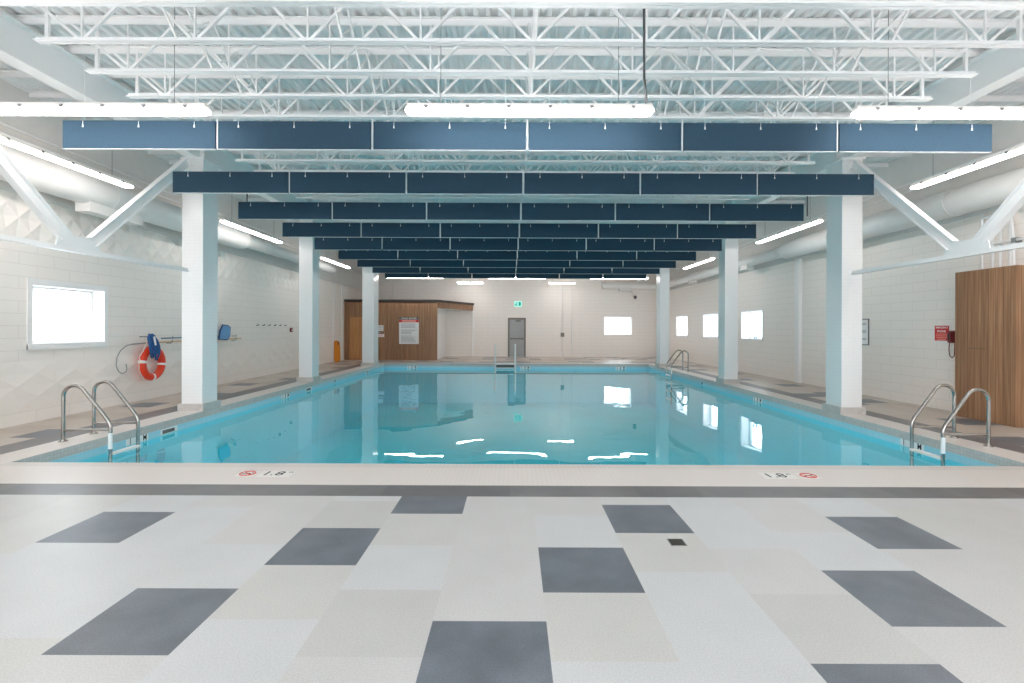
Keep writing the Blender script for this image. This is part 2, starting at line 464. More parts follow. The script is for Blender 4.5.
wall_panels(wl, 'y', YF, YB+.4, 0, ZL, LWIN, -0.27, 0, 0)
wl.box(-0.27, 0.0, YF, YB+.4, ZL, ZD+.05, 1)
def relief(y0, y1, z0, z1, c=0.4, h=0.028, nz=4):
    ny = int(round((y1-y0)/c)); cz = (z1-z0)/nz; cy_ = c/1.0
    pts = []; F = []
    for j in range(nz+1):
        for i in range(ny+1):
            up = (i+j) % 2 == 1 and 0 < j < nz and 0 < i < ny
            pts.append((0.002 + (h if up else 0), y0+i*(y1-y0)/ny, z0+j*cz))
    W = ny+1
    for j in range(nz):
        for i in range(ny):
            a, b_, c_, d_ = j*W+i, j*W+i+1, (j+1)*W+i+1, (j+1)*W+i
            if (i+j) % 2 == 0: F += [(a,b_,d_),(b_,c_,d_)]
            else: F += [(a,b_,c_),(a,c_,d_)]
    wl.add(pts, F, 2)
relief(6.9, 24.2, 2.93, 3.73, 0.2, 0.04); relief(3.2, 24.2, 0.22, 1.02, 0.36, 0.018)
struct('wall_left', wl, [M['wall'], M['upper'], M['relief']])
wr = MB(WR)
wall_panels(wr, 'y', YF, YB+.4, 0, ZL, RWIN, -0.38, 0, 0)
wr.box(-0.38, 0.0, YF, YB+.4, ZL, ZD+.05, 1)
struct('wall_right', wr, [M['wall'], M['upper']])
wb = MB(); wall_panels(wb, 'x', -8.7, XR, 0, ZD+.05, BWIN, YB, YB+.3, 0)
struct('wall_back', wb, M['wall'])
wf = MB(); wall_panels(wf, 'x', -7.9, XR, 0, ZD+.05, FWIN, YF-.3, YF, 0)
struct('wall_front', wf, M['wall'])
# steel angle ledge along the top of the block work
lm = MB(WL); lm.box(0, 0.07, YF, YB, ZL-.07, ZL); lm.box(0, 0.03, YF, YB, ZL, ZL+.05); struct('trim_2', lm, M['upper'])
lm = MB(WR); lm.box(0, 0.07, YF, YB, ZL-.07, ZL); lm.box(0, 0.03, YF, YB, ZL, ZL+.05); struct('trim_3', lm, M['upper'])

def window(n, F, u0, u1, z0, z1, depth, casing, sash_at):
    r = empty(f'window_{n}', F(0, (u0+u1)/2, z0), kind='structure')
    def part(nm, boxes, mat):
        mb = MB(F)
        for b_ in boxes: mb.box(*b_)
        return mb.build(nm, mat, r)
    if casing > 0:
        c = casing
        part('casing', [(0.002,.022,u0-c,u0,z0-c,z1+c),(0.002,.022,u1,u1+c,z0-c,z1+c),(0.002,.022,u0,u1,z1,z1+c),(0.002,.035,u0-c,u1+c,z0-c*1.1,z0)], M['white'])
    d = -depth
    w = 0.05
    part('frame', [(d,d+.05,u0,u0+w,z0,z1),(d,d+.05,u1-w,u1,z0,z1),(d,d+.05,u0+w,u1-w,z0,z0+w),(d,d+.05,u0+w,u1-w,z1-w,z1)], M['white'])
    s = u0 + (u1-u0)*sash_at
    part('sash', [(d+.005,d+.045,s-.02,s+.02,z0+w,z1-w)], M['white'])
    part('glass', [(d+.02,d+.026,u0+w,s-.02,z0+w,z1-w),(d+.02,d+.026,s+.02,u1-w,z0+w,z1-w)], M['glass'])
    part('reveal', [(d+.05,-0.001,u0,u0+.012,z0,z1),(d+.05,-0.001,u1-.012,u1,z0,z1),(d+.05,0.0,u0,u1,z0,z0+.012),(d+.05,0,u0,u1,z1-.012,z1)], M['white'])
    return r
window(1, WL, *LWIN[0], 0.25, 0.09, 0.9)
window(2, WL, *LWIN[1], 0.25, 0.09, 0.1)
window(3, WR, *RWIN[0], 0.36, 0.05, 0.93)
window(4, WR, *RWIN[1], 0.36, 0.05, 0.93)
window(5, WR, *RWIN[2], 0.36, 0.05, 0.93)
window(6, WR, *RWIN[3], 0.36, 0.05, 0.1)
def BW(d, u, z): return (u, YB - d, z)
def FW(d, u, z): return (u, YF + d, z)
window(7, BW, *BWIN[0], 0.28, 0.0, 0.9)
for i, h in enumerate(FWIN): window(8+i, FW, *h, 0.28, 0.08, 0.5)

# ------------------------------------------------------------------ corrugated roof deck
dm = MB()
P = 0.15; x = -9.2; prof = []
while x < 9.0:
    prof += [(x, ZD), (x+.045, ZD), (x+.065, ZD+.045), (x+.13, ZD+.045)]; x += P
for (a, za), (b_, zb) in zip(prof, prof[1:]):
    dm.quad([(a,YF-.3,za),(b_,YF-.3,zb),(b_,YB+.3,zb),(a,YB+.3,za)])
dm.box(-9.2, 9.0, YF-.3, YB+.3, ZD+.06, ZD+.2)
struct('ceiling', dm, M['deck'])

# ------------------------------------------------------------------ columns, girders, bracing
def column(x0, x1, y0, y1, label, group):
    r = empty('column', ((x0+x1)/2, (y0+y1)/2, 0), label, 'column', group)
    m = MB(); m.box(x0, x1, y0, y1, 0.0, 4.8); m.build('shaft', M['coltile'], r, bevel=0.008)
    m = MB(); e = 0.045; m.box(x0-e, x1+e, y0-e, y1+e, 0.0, 0.13); m.build('plinth', M['mosaic'], r)
    m = MB(); m.box(x0-.03, x1+.03, y0-.03, y1+.03, 4.8, 4.83)
    m.build('cap_plate', M['steel'], r)
    return r
LX0, LX1 = -6.34, -5.94; RX0, RX1 = 6.18, 6.57
gl = 'tiled columns along the left pool edge'; gr = 'tiled columns along the right pool edge'
column(LX0, LX1, 9.45, 9.93, 'large white tiled column beside the life ring, at the left pool edge', gl)
column(LX0, LX1, 14.6, 15.1, 'white tiled column on the left pool edge, second after the one by the life ring', gl)
column(LX0-.03, -5.88, 20.8, 21.5, 'white tiled column standing before the oak door and wood-clad corner', gl)
column(RX0, RX1, 9.33, 9.8, 'large white tiled column on the right pool edge before the framed notice', gr)
column(RX0, RX1, 14.5, 14.95, 'white tiled column on the right pool edge between two small windows', gr)
column(RX0, RX1, 20.9, 21.45, 'far white tiled column beside the far right pool ladder', gr)
column(LX0, LX1, 4.15, 4.6, 'white tiled column on the left of the front coping, outside the view', gl)
column(RX0, RX1, 4.1, 4.55, 'white tiled column on the right of the front coping, outside the view', gr)

GZ0, GZ1 = 4.83, 5.31
def girder(x, label):
    r = empty('roof_girder', (x, 12, GZ0), label, 'girder', 'roof girders over the column lines')
    m = MB(); m.box(x-.012, x+.012, YF, YB-.02, GZ0+.02, GZ1-.02); m.build('web', M['steel'], r)
    m = MB(); m.box(x-.11, x+.11, YF, YB-.02, GZ0, GZ0+.022); m.build('lower_flange', M['steel'], r)
    m = MB(); m.box(x-.11, x+.11, YF, YB-.02, GZ1-.022, GZ1); m.build('upper_flange', M['steel'], r)
    for y in (4.35, 9.65, 14.8, 21.1):
        for a, b_ in ((x+.012, x+.1), (x-.1, x-.012)):
            m = MB(); m.box(a, b_, y-.006, y+.006, GZ0+.022, GZ1-.022); m.build('stiffener', M['steel'], r)
    return r
girder(-6.14, 'white steel roof girder running back over the left column line')
girder(6.375, 'white steel roof girder running back over the right column line')

def channel(m, p0, p1, w=0.15, t=0.012, f=0.05):
    """a channel section lying in the YZ plane: web faces the aisle, two lips"""
    p0 = Vector(p0); p1 = Vector(p1); d = (p1-p0).normalized(); n = Vector((0, -d.z, d.y))
    m.bar(p0, p1, w, t, up=(1,0,0))
    for s in (-1, 1):
        m.bar(p0 + n*(s*w/2), p1 + n*(s*w/2), t, f*2, up=(1,0,0))
def brace(x, side):
    lab = 'left' if side < 0 else 'right'
    far = 'life ring column' if side < 0 else 'column by the framed notice'
    yn = 6.98
    s = empty('bracing_frame', (x, 7.0, 2.66), f'white steel strut with two diagonal braces, before the {far}', 'steel bracing', 'bracing beside the columns')
    m = MB(); m.bar((x, 4.6, 2.665), (x, 9.32, 2.665), 0.01, 0.06); m.bar((x, 4.6, 2.63), (x, 9.32, 2.63), 0.075, 0.01)
    m.build('strut', M['steel'], s)
    m = MB(); m.prism([(yn-.36, 2.68), (yn+.36, 2.68), (yn+.30, 2.92), (yn+.10, 2.86), (yn-.10, 2.86), (yn-.30, 2.92)], 'x', x-.011, x+.011)
    m.build('gusset_plate', M['steel'], s)
    for a, b_ in (((x, yn+.22, 2.82), (x, 9.3, 4.70)), ((x, yn-.22, 2.82), (x, 4.65, 4.72))):
        m = MB(); channel(m, a, b_)
        m.build('diagonal_brace', M['steel'], s)
brace(-6.14, -1); brace(6.375, 1)

# open web joists
ZB = 1.585 + 3.14
JY0, JS = 4.747, 0.652
def joist_proto(detail):
    r = empty('roof_joist', (0, 0, ZB), 'x', 'roof joist', 'open web roof joists') if detail else None
    xa, xb = -5.27, 5.68
    m = MB()
    for s in (0, 1): 
        m.box(xa, xb, .008+s*.052, .05+s*.052, ZB, ZB+.008); m.box(xa, xb, .044 if s == 0 else .06, .05 if s == 0 else .066, ZB+.008, ZB+.05)
    if detail:
        m.build('bottom_chord', M['steel'], r); m = MB()
    zt = ZD-.012
    m.box(-7.9, 8.55, 0.0, .05, zt-.006, zt); m.box(-7.9, 8.55, .062, .112, zt-.006, zt)
    m.box(-7.9, 8.55, .044, .05, zt-.08, zt); m.box(-7.9, 8.55, .062, .068, zt-.08, zt)
    yc = .056; n = 8; step = (xb - xa - 1.0)/n; zt2 = zt-.03; zb = ZB+.03
    xs = [xa+.5+i*step for i in range(n+1)]
    dg = []
    for i in range(n):
        dg += [((xs[i]+.03, yc, zb), (xs[i]+step/2, yc, zt2)), ((xs[i]+step/2, yc, zt2), (xs[i+1]-.03, yc, zb))]
    dg += [((xs[0]-.03, yc, zb), (xa-.25, yc, zt2)), ((xs[-1]+.03, yc, zb), (xb+.25, yc, zt2))]
    vt = [((x_, yc, zb), (x_, yc, zt2), .02) for x_ in xs] + [((xa+.12, yc, zb), (xa+.12, yc, zt2), .035), ((xb-.12, yc, zb), (xb-.12, yc, zt2), .035)]
    if not detail:
        for p, q in dg: m.bar(p, q, .03, .03, up=(0,1,0))
        for p, q, w in vt: m.bar(p, q, w, w, up=(0,1,0))
        o = m.build('roof_joist', M['steel'])
        o.data.transform(Matrix.Translation((0, 0, -ZB)))
        return tag(o, 'x', 'roof joist', 'x')
    m.build('top_chord', M['steel'], r)
    for p, q in dg:
        m = MB(); m.bar(p, q, .03, .03, up=(0,1,0)); m.build('web_diagonal', M['steel'], r)
    for p, q, w in vt:
        m = MB(); m.bar(p, q, w, w, up=(0,1,0)); m.build('web_vertical', M['steel'], r)
    return r
jn = joist_proto(True); jf = joist_proto(False)
nj = int((YB - .3 - JY0)/JS) + 1
words = ['nearest', 'second nearest', 'third nearest', 'fourth nearest', 'fifth nearest', 'sixth nearest', 'seventh nearest', 'eighth nearest', 'ninth nearest']
for i in range(nj):
    y = JY0 + JS*i
    lab = f'white open-web steel roof joist, {words[i]} of those crossing the pool hall' if i < 9 else 'white open-web steel roof joist deep in the hall above the navy baffles'
    src = jn if i < 9 else jf
    if i in (0, 9): src.location = (0, y, ZB); src['label'] = lab; o = src
    else: o = copy_tree(src, (0, y, ZB), lab)
    o['group'] = 'open web roof joists near the camera' if i < 9 else 'open web roof joists deep in the hall'
# cross bridging between the joists
for x, where in ((-3.75, 'far left'), (-1.93, 'left of the middle'), (0.2, 'along the middle'), (2.2, 'right of the middle'), (4.12, 'far right')):
    m = MB()
    for i in range(nj-1):
        y = JY0 + JS*i + .056
        m.bar((x-.03, y, ZB+.03), (x-.03, y+JS, ZD-.06), .022, .022); m.bar((x+.03, y, ZD-.06), (x+.03, y+JS, ZB+.03), .022, .022)
    tag(m.build('joist_bridging', M['steel']), f'white steel cross bridging between the roof joists, line {where}', 'roof bridging', 'bridging between the joists')

# ------------------------------------------------------------------ navy acoustic baffles
ys = [6.13] + [6.17 + 1.953*i for i in range(1, 9)]
BZ0, BZ1 = 1.585+2.208, 1.585+2.560
bx_start, bp_ = -5.615, 11.55/6
def baffle_proto():
    r = empty('acoustic_baffle', (0, 0, BZ0), 'x', 'baffle', 'x')
    w = bp_ - .036
    m = MB(); m.box(.018, .018+w, 0, .045, BZ0+.004, BZ1-.004); m.build('felt_panel', M['navy'], r, bevel=0.004)
    m = MB(); m.box(.018, .018+w, .002, .043, BZ0, BZ0+.004); m.build('lit_underside', M['steel'], r)  # no rail: pale strip paints in the light caught on the panel's underside
    m = MB(); m.box(.018, .018+w, .005, .04, BZ1-.004, BZ1); m.build('top_rail', M['navy'], r)
    for k in range(3):
        xk = .018 + w*(.135 + .365*k)
        m = MB(); m.bar((xk, -.004, BZ1-.07), (xk, -.004, BZ1-.008), .004, .004, up=(0,1,0))
        m.prism([(xk-.009, BZ1-.085), (xk+.009, BZ1-.085), (xk+.004, BZ1-.05), (xk-.004, BZ1-.05)], 'y', -.008, -.001)
        m.build('hook', M['steel'], r)
    for xk in (.018+w*.135, .018+w*.865):
        m = MB(); m.tube([(xk, .02, BZ1), (xk, .02, ZD)], .0025, 5); m.build('suspension_wire', M['steel'], r)
    m = MB(); m.box(bp_-.004, bp_+.004, .012, .03, BZ0+.01, BZ1+.04); m.build('joint_strip', M['steel'], r)
    return r
bp0 = baffle_proto()
rown = ['nearest', 'second', 'third', 'fourth', 'fifth', 'sixth', 'seventh', 'eighth', 'ninth and farthest']
coln = ['leftmost panel', 'second panel from the left', 'panel just left of centre', 'panel just right of centre', 'second panel from the right', 'rightmost panel']
for i, y in enumerate(ys):
    for j in range(6):
        loc = (bx_start + j*bp_ - .0055*(y-5.87), y, BZ0)
        lab = f'navy hanging acoustic baffle, {coln[j]} of the {rown[i]} row'
        g = f'navy acoustic baffles in the {rown[i]} row'
        if i == 0 and j == 0:
            bp0.location = loc; bp0['label'] = lab; bp0['group'] = g
        else:
            c = copy_tree(bp0, loc, lab, g)
            if j == 5:
                for ch in list(c.children):
                    if ch.name.startswith('joint_strip'): bpy.data.objects.remove(ch)
# ------------------------------------------------------------------ strip lights
FZ = 1.585 + 2.40
def fixture(name, L, along, mat='lamp', H=.066):
    r = empty(name, (0, 0, FZ), 'x', 'strip light', 'x')
    mp = (lambda x, y, z: (x, y, z)) if along == 'x' else (lambda x, y, z: (y, x, z))
    m = MB(mp)
    h = L/2; w = .055
    z0, z1 = FZ, FZ+H
    # tapered diffuser with chamfered ends
    a = [(-h+.07,-w*.7,z0),(h-.07,-w*.7,z0),(h-.07,w*.7,z0),(-h+.07,w*.7,z0),(-h,-w,z0+H*.5),(h,-w,z0+H*.5),(h,w,z0+H*.5),(-h,w,z0+H*.5),(-h+.01,-w,z1),(h-.01,-w,z1),(h-.01,w,z1),(-h+.01,w,z1)]
    m.add(a, [(3,2,1,0),(0,1,5,4),(1,2,6,5),(2,3,7,6),(3,0,4,7),(4,5,9,8),(5,6,10,9),(6,7,11,10),(7,4,8,11)])
    m.build('diffuser', M[mat], r)
    m = MB(mp); m.box(-h+.015, h-.015, -w*.9, w*.9, z1, z1+.05); m.build('housing', M['housing'], r)
    n = max(3, int(L/.46))
    for k in range(n):
        xk = -h + L*(k+.5)/n
        for s in (-1, 1):
            m = MB(mp); m.box(xk-.02, xk+.02, s*w-.006, s*w+.006, z1-.012, z1+.025); m.build('latch', M['grey'], r)
    for s in (-1, 1):
        m = MB(mp); m.tube([mp(s*h*.72, 0, z1+.05)]*1 and [(s*h*.72, 0, z1+.05), (s*h*.72, 0, ZD-.04)], .004, 6)
        m.build('suspension_rod', M['grey'], r)
    return r
fx = fixture('strip_light', 2.82, 'x'); fy = fixture('strip_light', 2.85, 'y', 'lamp_soft', .045); fs = fixture('strip_light', 1.4, 'x')
def place(src, first, loc, lab, g):
    if len(loc) > 2: return copy_tree(src, loc, lab, g)
    if first: src.location = (loc[0], loc[1], FZ); src['label'] = lab; src['group'] = g; return src
    return copy_tree(src, (loc[0], loc[1], FZ), lab, g)
g = 'strip lights in the front cross row'
place(fx, True, (-4.80, 0.2), 'strip light hanging behind the viewpoint, outside the photo', 'strip lights behind the viewpoint')
place(fx, False, (-4.92, 5.68, FZ+.04), 'lit white strip light across the top left before the nearest baffles', g)
place(fx, False, (0.17, 5.66, FZ+.04), 'lit white strip light at the top centre before the nearest baffles', g)
place(fx, False, (5.30, 5.68, FZ+.04), 'lit white strip light across the top right before the nearest baffles', g)
g = 'strip lights in the far cross row'
place(fx, False, (-4.76, 23.8), 'far strip light hanging left, above the wood-clad enclosure', g)
place(fx, False, (0.15, 23.8), 'far strip light hanging in the centre, below the last baffles', g)
place(fx, False, (5.04, 23.8), 'far strip light hanging right, above the far window', g)
g = 'short strip lights before the far wall'
place(fs, True, (-2.34, 26.5), 'short strip light before the far wall, over the white alcove', g)
place(fs, False, (2.56, 26.5), 'short strip light before the far wall, right of the exit sign', g)
for X, nm, st in ((-6.67, 'left', [(7.18,'nearest'),(12.72,'second'),(18.6,'third')]), (6.83, 'right', [(7.05,'nearest'),(12.45,'second'),(18.4,'third')])):
    for i, (y, o_) in enumerate(st):
        place(fy, nm == 'left' and i == 0, (X, y), f'{o_} lit strip light running lengthwise over the {nm} pool deck', f'lengthwise strip lights over the {nm} deck')
g = 'strip lights behind the viewpoint'
for X in (0.17, 5.2):
    place(fx, False, (X, 0.2), 'strip light hanging behind the viewpoint, outside the photo', g)
# black supply cable to the centre light
m = MB(); m.tube([(1.50, 5.64, FZ+.17), (1.46, 5.5, 4.18), (1.365, 5.22, 4.23), (1.27, 4.87, 4.74), (1.27, 4.87, 5.41)], .013, 8)
tag(m.build('power_cable', M['cable'], smooth=True), 'dark power cable dropping from the roof to the top centre light', 'cable')
m = MB(); m.tube([(-6.3, 11.7, FZ+.16), (-6.32, 11.7, 4.4), (-6.3, 11.7, 5.41)], .014, 8)
tag(m.build('power_cable', M['cable'], smooth=True), 'dark cable dropping beside the life ring column to the second left light', 'cable')
m = MB(); m.tube([(6.6, 11.15, FZ+.16), (6.6, 11.15, 4.4), (6.6, 11.15, 5.41)], .014, 8)
tag(m.build('power_cable', M['cable'], smooth=True), 'dark cable dropping beside the right column to the second right light', 'cable')

# ------------------------------------------------------------------ ducts
def duct(xc, z, r1, r2, ystep, y0, y1, side, boxes, label):
    r = empty('air_duct', (xc, 12, z), label, 'air duct', 'round air ducts along the side walls')
    m = MB(); m.tube([(xc, y0, z), (xc, ystep-.25, z)], r1, 32); m.build('large_run', M['duct'], r, smooth=True)
    m = MB(); m.tube([(xc, ystep-.25, z), (xc, ystep, z)], [r1, r2], 32); m.build('reducer', M['duct'], r, smooth=True)
    m = MB(); m.tube([(xc, ystep, z), (xc, y1, z)], r2, 32); m.build('small_run', M['duct'], r, smooth=True)
    yy = y0+1.0
    while yy < y1:
        rr = r1 if yy < ystep-.3 else r2
        m = MB(); m.tube([(xc, yy, z), (xc, yy+.03, z)], rr+.012, 32); m.build('joint_collar', M['duct'], r, smooth=True)
        yy += 3.0
    for (ya, yb, zb) in boxes:
        m = MB(); m.box(xc-.13, xc+.13, ya, yb, zb, z-.05); m.build('outlet_box', M['duct'], r)
    return r
duct(-7.52, 1.585+2.42, .265, .17, 13.9, YF+.1, 20.5, -1, [(8.62, 9.85, 1.585+2.02), (18.0, 18.4, 1.585+2.1)], 'fat round white duct high along the left wall with outlet boxes')
duct(8.13, 1.585+2.36, .25, .17, 15.0, YF+.1, YB-.6, 1, [(17.0, 17.5, 1.585+2.08), (22.3, 22.7, 1.585+2.08)], 'fat round white duct high along the right wall')
r = empty('air_duct', (6.5, 27.4, 4.0), 'white duct running across the top right of the far wall', 'air duct')
m = MB(); m.tube([(4.95, 27.72, 4.02), (8.3, 27.72, 4.02)], .19, 24); m.build('run', M['duct'], r, smooth=True)
m = MB(); m.box(5.9, 6.6, 27.55, 27.9, 3.70, 3.86); m.build('outlet_box', M['duct'], r)
# pipes on the upper walls
for F, zz, lab in ((WL, 1.585+3.13, 'upper of two white pipes on the smooth wall above the left duct'), (WL, 1.585+2.98, 'lower of two white pipes on the smooth wall above the left duct'),
               (WR, 1.585+3.15, 'upper of two white pipes on the smooth wall above the right duct'), (WR, 1.585+3.0, 'lower of two white pipes on the smooth wall above the right duct')):
    m = MB(); m.tube([F(.06, YF+.1, zz), F(.06, YB-.1, zz)], .022, 10)
    tag(m.build('wall_pipe', M['steel'], smooth=True), lab, 'pipe', 'pipes on the upper side walls')

# ------------------------------------------------------------------ pool ladders
def arc(c, r, a0, a1, n, plane):
    out = []
    for i in range(n+1):
        a = a0 + (a1-a0)*i/n
        out.append(plane(c[0] + r*math.cos(a), c[1] + r*math.sin(a)))
    return out
def ladder(side, xfoot, xleg, ya, yb, label):
    """side -1: deck to the left of the pool"""
    r = empty('pool_ladder', (xfoot, (ya+yb)/2, 0), label, 'pool ladder', 'stainless pool ladders')
    s = 1 if side < 0 else -1
    span = abs(xleg - xfoot)
    rad = .155
    for y in (ya, yb):
        def pl(u, z): return (xfoot + s*u, y, z)
        zc = .62
        # slanting run leaves the top arc tangentially toward the leg's shoulder
        pts = [pl(0, 0.0), pl(0, .3), pl(0, zc)]
        end_a = math.radians(38)
        pts += arc((rad, zc), rad, PI, end_a, 12, pl)
        bx, bz = span-.04, .33
        pts += [pl(span-.075, .335+.01), pl(span-.03, .285), pl(span-.005, .23), pl(span, .17), pl(span, -.5), pl(span, -1.25)]
        m = MB(); m.tube(pts, .024, 12); m.build('handrail', M['chrome'], r, smooth=True)
        m = MB(); m.tube([pl(0, .155), pl(span, .165)], .018, 10); m.build('stay_bar', M['chrome'], r, smooth=True)
        m = MB(); m.disc((xfoot, y), .055, 20, 'z', (0.001, .012)); m.disc((xfoot, y), .035, 20, 'z', (.012, .03)); m.build('foot_flange', M['chrome'], r)
    m = MB(); m.tube([(xleg, ya, .12), (xleg, ya, -.1)], .026, 12); m.build('sleeve', M['tread'], r, smooth=True)
    for z in (-.17, -.47, -.77, -1.07):
        m = MB(); m.box(xleg-.04, xleg+.045, ya, yb, z-.02, z+.012); m.build('tread', M['tread'], r, bevel=.004)
    return r
ladder(-1, -6.23, -5.575, 6.85, 7.35, 'stainless pool ladder at the front left edge of the pool')
ladder(1, 6.51, 5.885, 6.78, 7.31, 'stainless pool ladder at the front right edge of the pool')
ladder(1, 6.56, 5.93, 18.6, 19.2, 'distant stainless pool ladder at the far right edge of the pool')
# white access ladder at the far edge
r = empty('pool_access_ladder', (-.38, 22.3, 0), 'white upright rails and step of the ladder at the centre of the far pool edge', 'pool ladder')
for x in (-.82, .07):
    m = MB(); m.tube([(x, 22.2, -1.2), (x, 22.2, .9)], .038, 12); m.build('rail', M['tread'], r, smooth=True)
m = MB(); m.box(-.78, .03, 22.1, 22.45, -.03, .02); m.build('top_tread', M['tread'], r)
m = MB(); m.box(-.78, .03, 22.12, 22.16, -.15, -.03); m.build('dark_riser', M['rubber'], r)
m = MB(); m.box(-.78, .03, 22.05, 22.2, -.2, -.15); m.build('lower_tread', M['tread'], r)

# thin safety line lying on the water
m = MB(); m.tube([(PX0+.02, 19.9, -.19), (-4, 19.9, -.218), (0, 19.9, -.22), (4, 19.9, -.218), (PX1-.2, 19.9, -.19)], .008, 6)
tag(m.build('lane_rope', M['doorframe'], smooth=True), 'thin dark line stretched across the water near the far end', 'rope')

# skimmer openings and depth markers on the waterline band
def skimmer(x, s, y, lab, g='skimmer slots along the pool edge'):
    r = empty('skimmer', (x, y, -.17), lab, 'pool skimmer', g)
    m = MB(); a, b_ = (x, x+s*.012) if s > 0 else (x-.012, x)
    m.box(a, b_, y-.2, y+.2, -.215, -.13); m.build('frame', M['signwhite'], r)
    m = MB(); a, b_ = (x, x+.016) if s > 0 else (x-.016, x)
    m.box(a, b_, y-.17, y+.12, -.205, -.145); m.build('opening', M['rubber'], r)
skimmer(PX0, 1, 8.45, 'pool skimmer slot at the waterline below the life ring')
skimmer(PX0, 1, 14.2, 'pool skimmer slot at the waterline below the second left column')
skimmer(PX0, 1, 19.9, 'pool skimmer slot at the far left end of the waterline')
def marker(F, c, dz, right, parts, lab, g='depth markers on the waterline tiles', sz=.135, sp=.15):
    """F(u,z,d) -> point; u along the wall in reading direction"""
    r = empty('depth_marker', F(c, -.17, 0), lab, 'depth marker', g)
    m = MB(); n = len(parts)
    pts = []
    u0, u1 = c - n*sp/2, c + n*sp/2
    P8 = [F(u0,-.222,.001),F(u1,-.222,.001),F(u1,-.126,.001),F(u0,-.126,.001),F(u0,-.222,.006),F(u1,-.222,.006),F(u1,-.126,.006),F(u0,-.126,.006)]
    m.add(P8, [(0,3,2,1),(4,5,6,7),(0,1,5,4),(1,2,6,5),(2,3,7,6),(3,0,4,7)]); m.build('tile', M['signwhite'], r)
    for i, ch in enumerate(parts):
        text('numeral', ch, sz, F(c + (i-(n-1)/2)*sp, -.174, .008), ori(right, (0,0,1)), M['ink'], r, scale=(.8,1,1), bold=.001)
# on the left edge letters read with Y increasing; on the right edge with Y decreasing
FLm = lambda u, z, d: (PX0 + d, u, z)
FRm = lambda u, z, d: (PX1 - d, -u, z)
FBm = lambda u, z, d: (u, PY1 - d, z)
marker(FLm, 7.74, 0, (0,1,0), ['1', '8', 'M'], 'depth marker reading 1 8 M beside the front left ladder')
marker(FLm, 12.75, 0, (0,1,0), ['1', '8', 'M'], 'depth marker midway along the left waterline')
marker(FRm, -7.6, 0, (0,-1,0), ['1', '8', 'M'], 'depth marker reading 1 8 M beside the front right ladder')
marker(FRm, -12.4, 0, (0,-1,0), ['1', '8', 'M'], 'depth marker midway along the right waterline')
marker(FBm, -4.6, 0, (1,0,0), ['1', '8', 'M'], 'depth marker on the far waterline below the rules sign')
marker(FBm, .52, 0, (1,0,0), ['1', '8', 'M'], 'depth marker on the far waterline below the grey door')
marker(FBm, 4.85, 0, (1,0,0), ['1', '8', 'M'], 'depth marker on the far waterline below the far window')
for F, y, lab in ((FLm, 16.3, 'small dark inlet on the left waterline'), (FRm, -16.05, 'small dark inlet on the right waterline')):
    m = MB(); p = F(y, -.17, 0); xx = p[0]
    s_ = 1 if xx < 0 else -1
    m.box(min(xx, xx+s_*.01), max(xx, xx+s_*.01), p[1]-.03, p[1]+.03, -.2, -.13)
    tag(m.build('water_inlet', M['rubber']), lab, 'pool inlet', 'small inlets on the waterline')

# markings set in the front coping
def nodive(x, lab):
    r = empty('no_diving_marker', (x, 5.37, 0), lab, 'floor marking', 'no diving markings on the coping')
    m = MB(); m.box(x-.10, x+.10, 5.27, 5.47, .0005, .002); m.build('tile', M['marktile'], r)
    m = MB(); m.tube([(x+.078*math.cos(a*PI/12), 5.37+.078*math.sin(a*PI/12), .003) for a in range(24)], .007, 6, closed=True); m.build('circle', M['redink'], r)
    m = MB(); m.bar((x-.06, 5.43, .003), (x+.06, 5.31, .003), .013, .003); m.build('slash', M['redink'], r)
    m = MB(); m.bar((x-.05, 5.35, .003), (x+.02, 5.38, .003), .016, .002); m.bar((x+.01, 5.38, .003), (x+.05, 5.34, .003), .012, .002); m.disc((x+.045, 5.395), .012, 10, 'z', (.002, .004)); m.build('diver', M['ink'], r)
def depth(x, lab):
    r = empty('depth_figure', (x, 5.37, 0), lab, 'floor marking', 'depth figures on the coping')
    m = MB(); m.box(x-.18, x+.18, 5.26, 5.48, .0005, .002); m.build('tile', M['marktile'], r)
    text('numeral', '1.8', .2, (x-.03, 5.37, .003), ori((1,0,0), (0,1,0)), M['ink'], r)
    text('unit', 'M', .055, (x+.14, 5.42, .003), ori((1,0,0), (0,1,0)), M['ink'], r)
nodive(-2.88, 'round red no-diving mark on the coping, left of the left depth figure'); depth(-2.57, 'black 1.8 depth figure set in the coping on the left')
depth(2.87, 'black 1.8 depth figure set in the coping on the right'); nodive(3.2, 'round red no-diving mark on the coping, right of the right depth figure')
# floor drain
r = empty('floor_drain', (1.22, 3.68, 0), 'small square dark drain grate in the front floor', 'floor drain')
m = MB(); m.box(1.16, 1.28, 3.62, 3.74, .0005, .003); m.build('rim', M['grey'], r)
m = MB()
for k in range(7): m.box(1.168+k*.015, 1.176+k*.015, 3.628, 3.732, .003, .005)
m.box(1.168, 1.272, 3.628, 3.732, .003, .0035); m.build('grate', M['cover'], r)

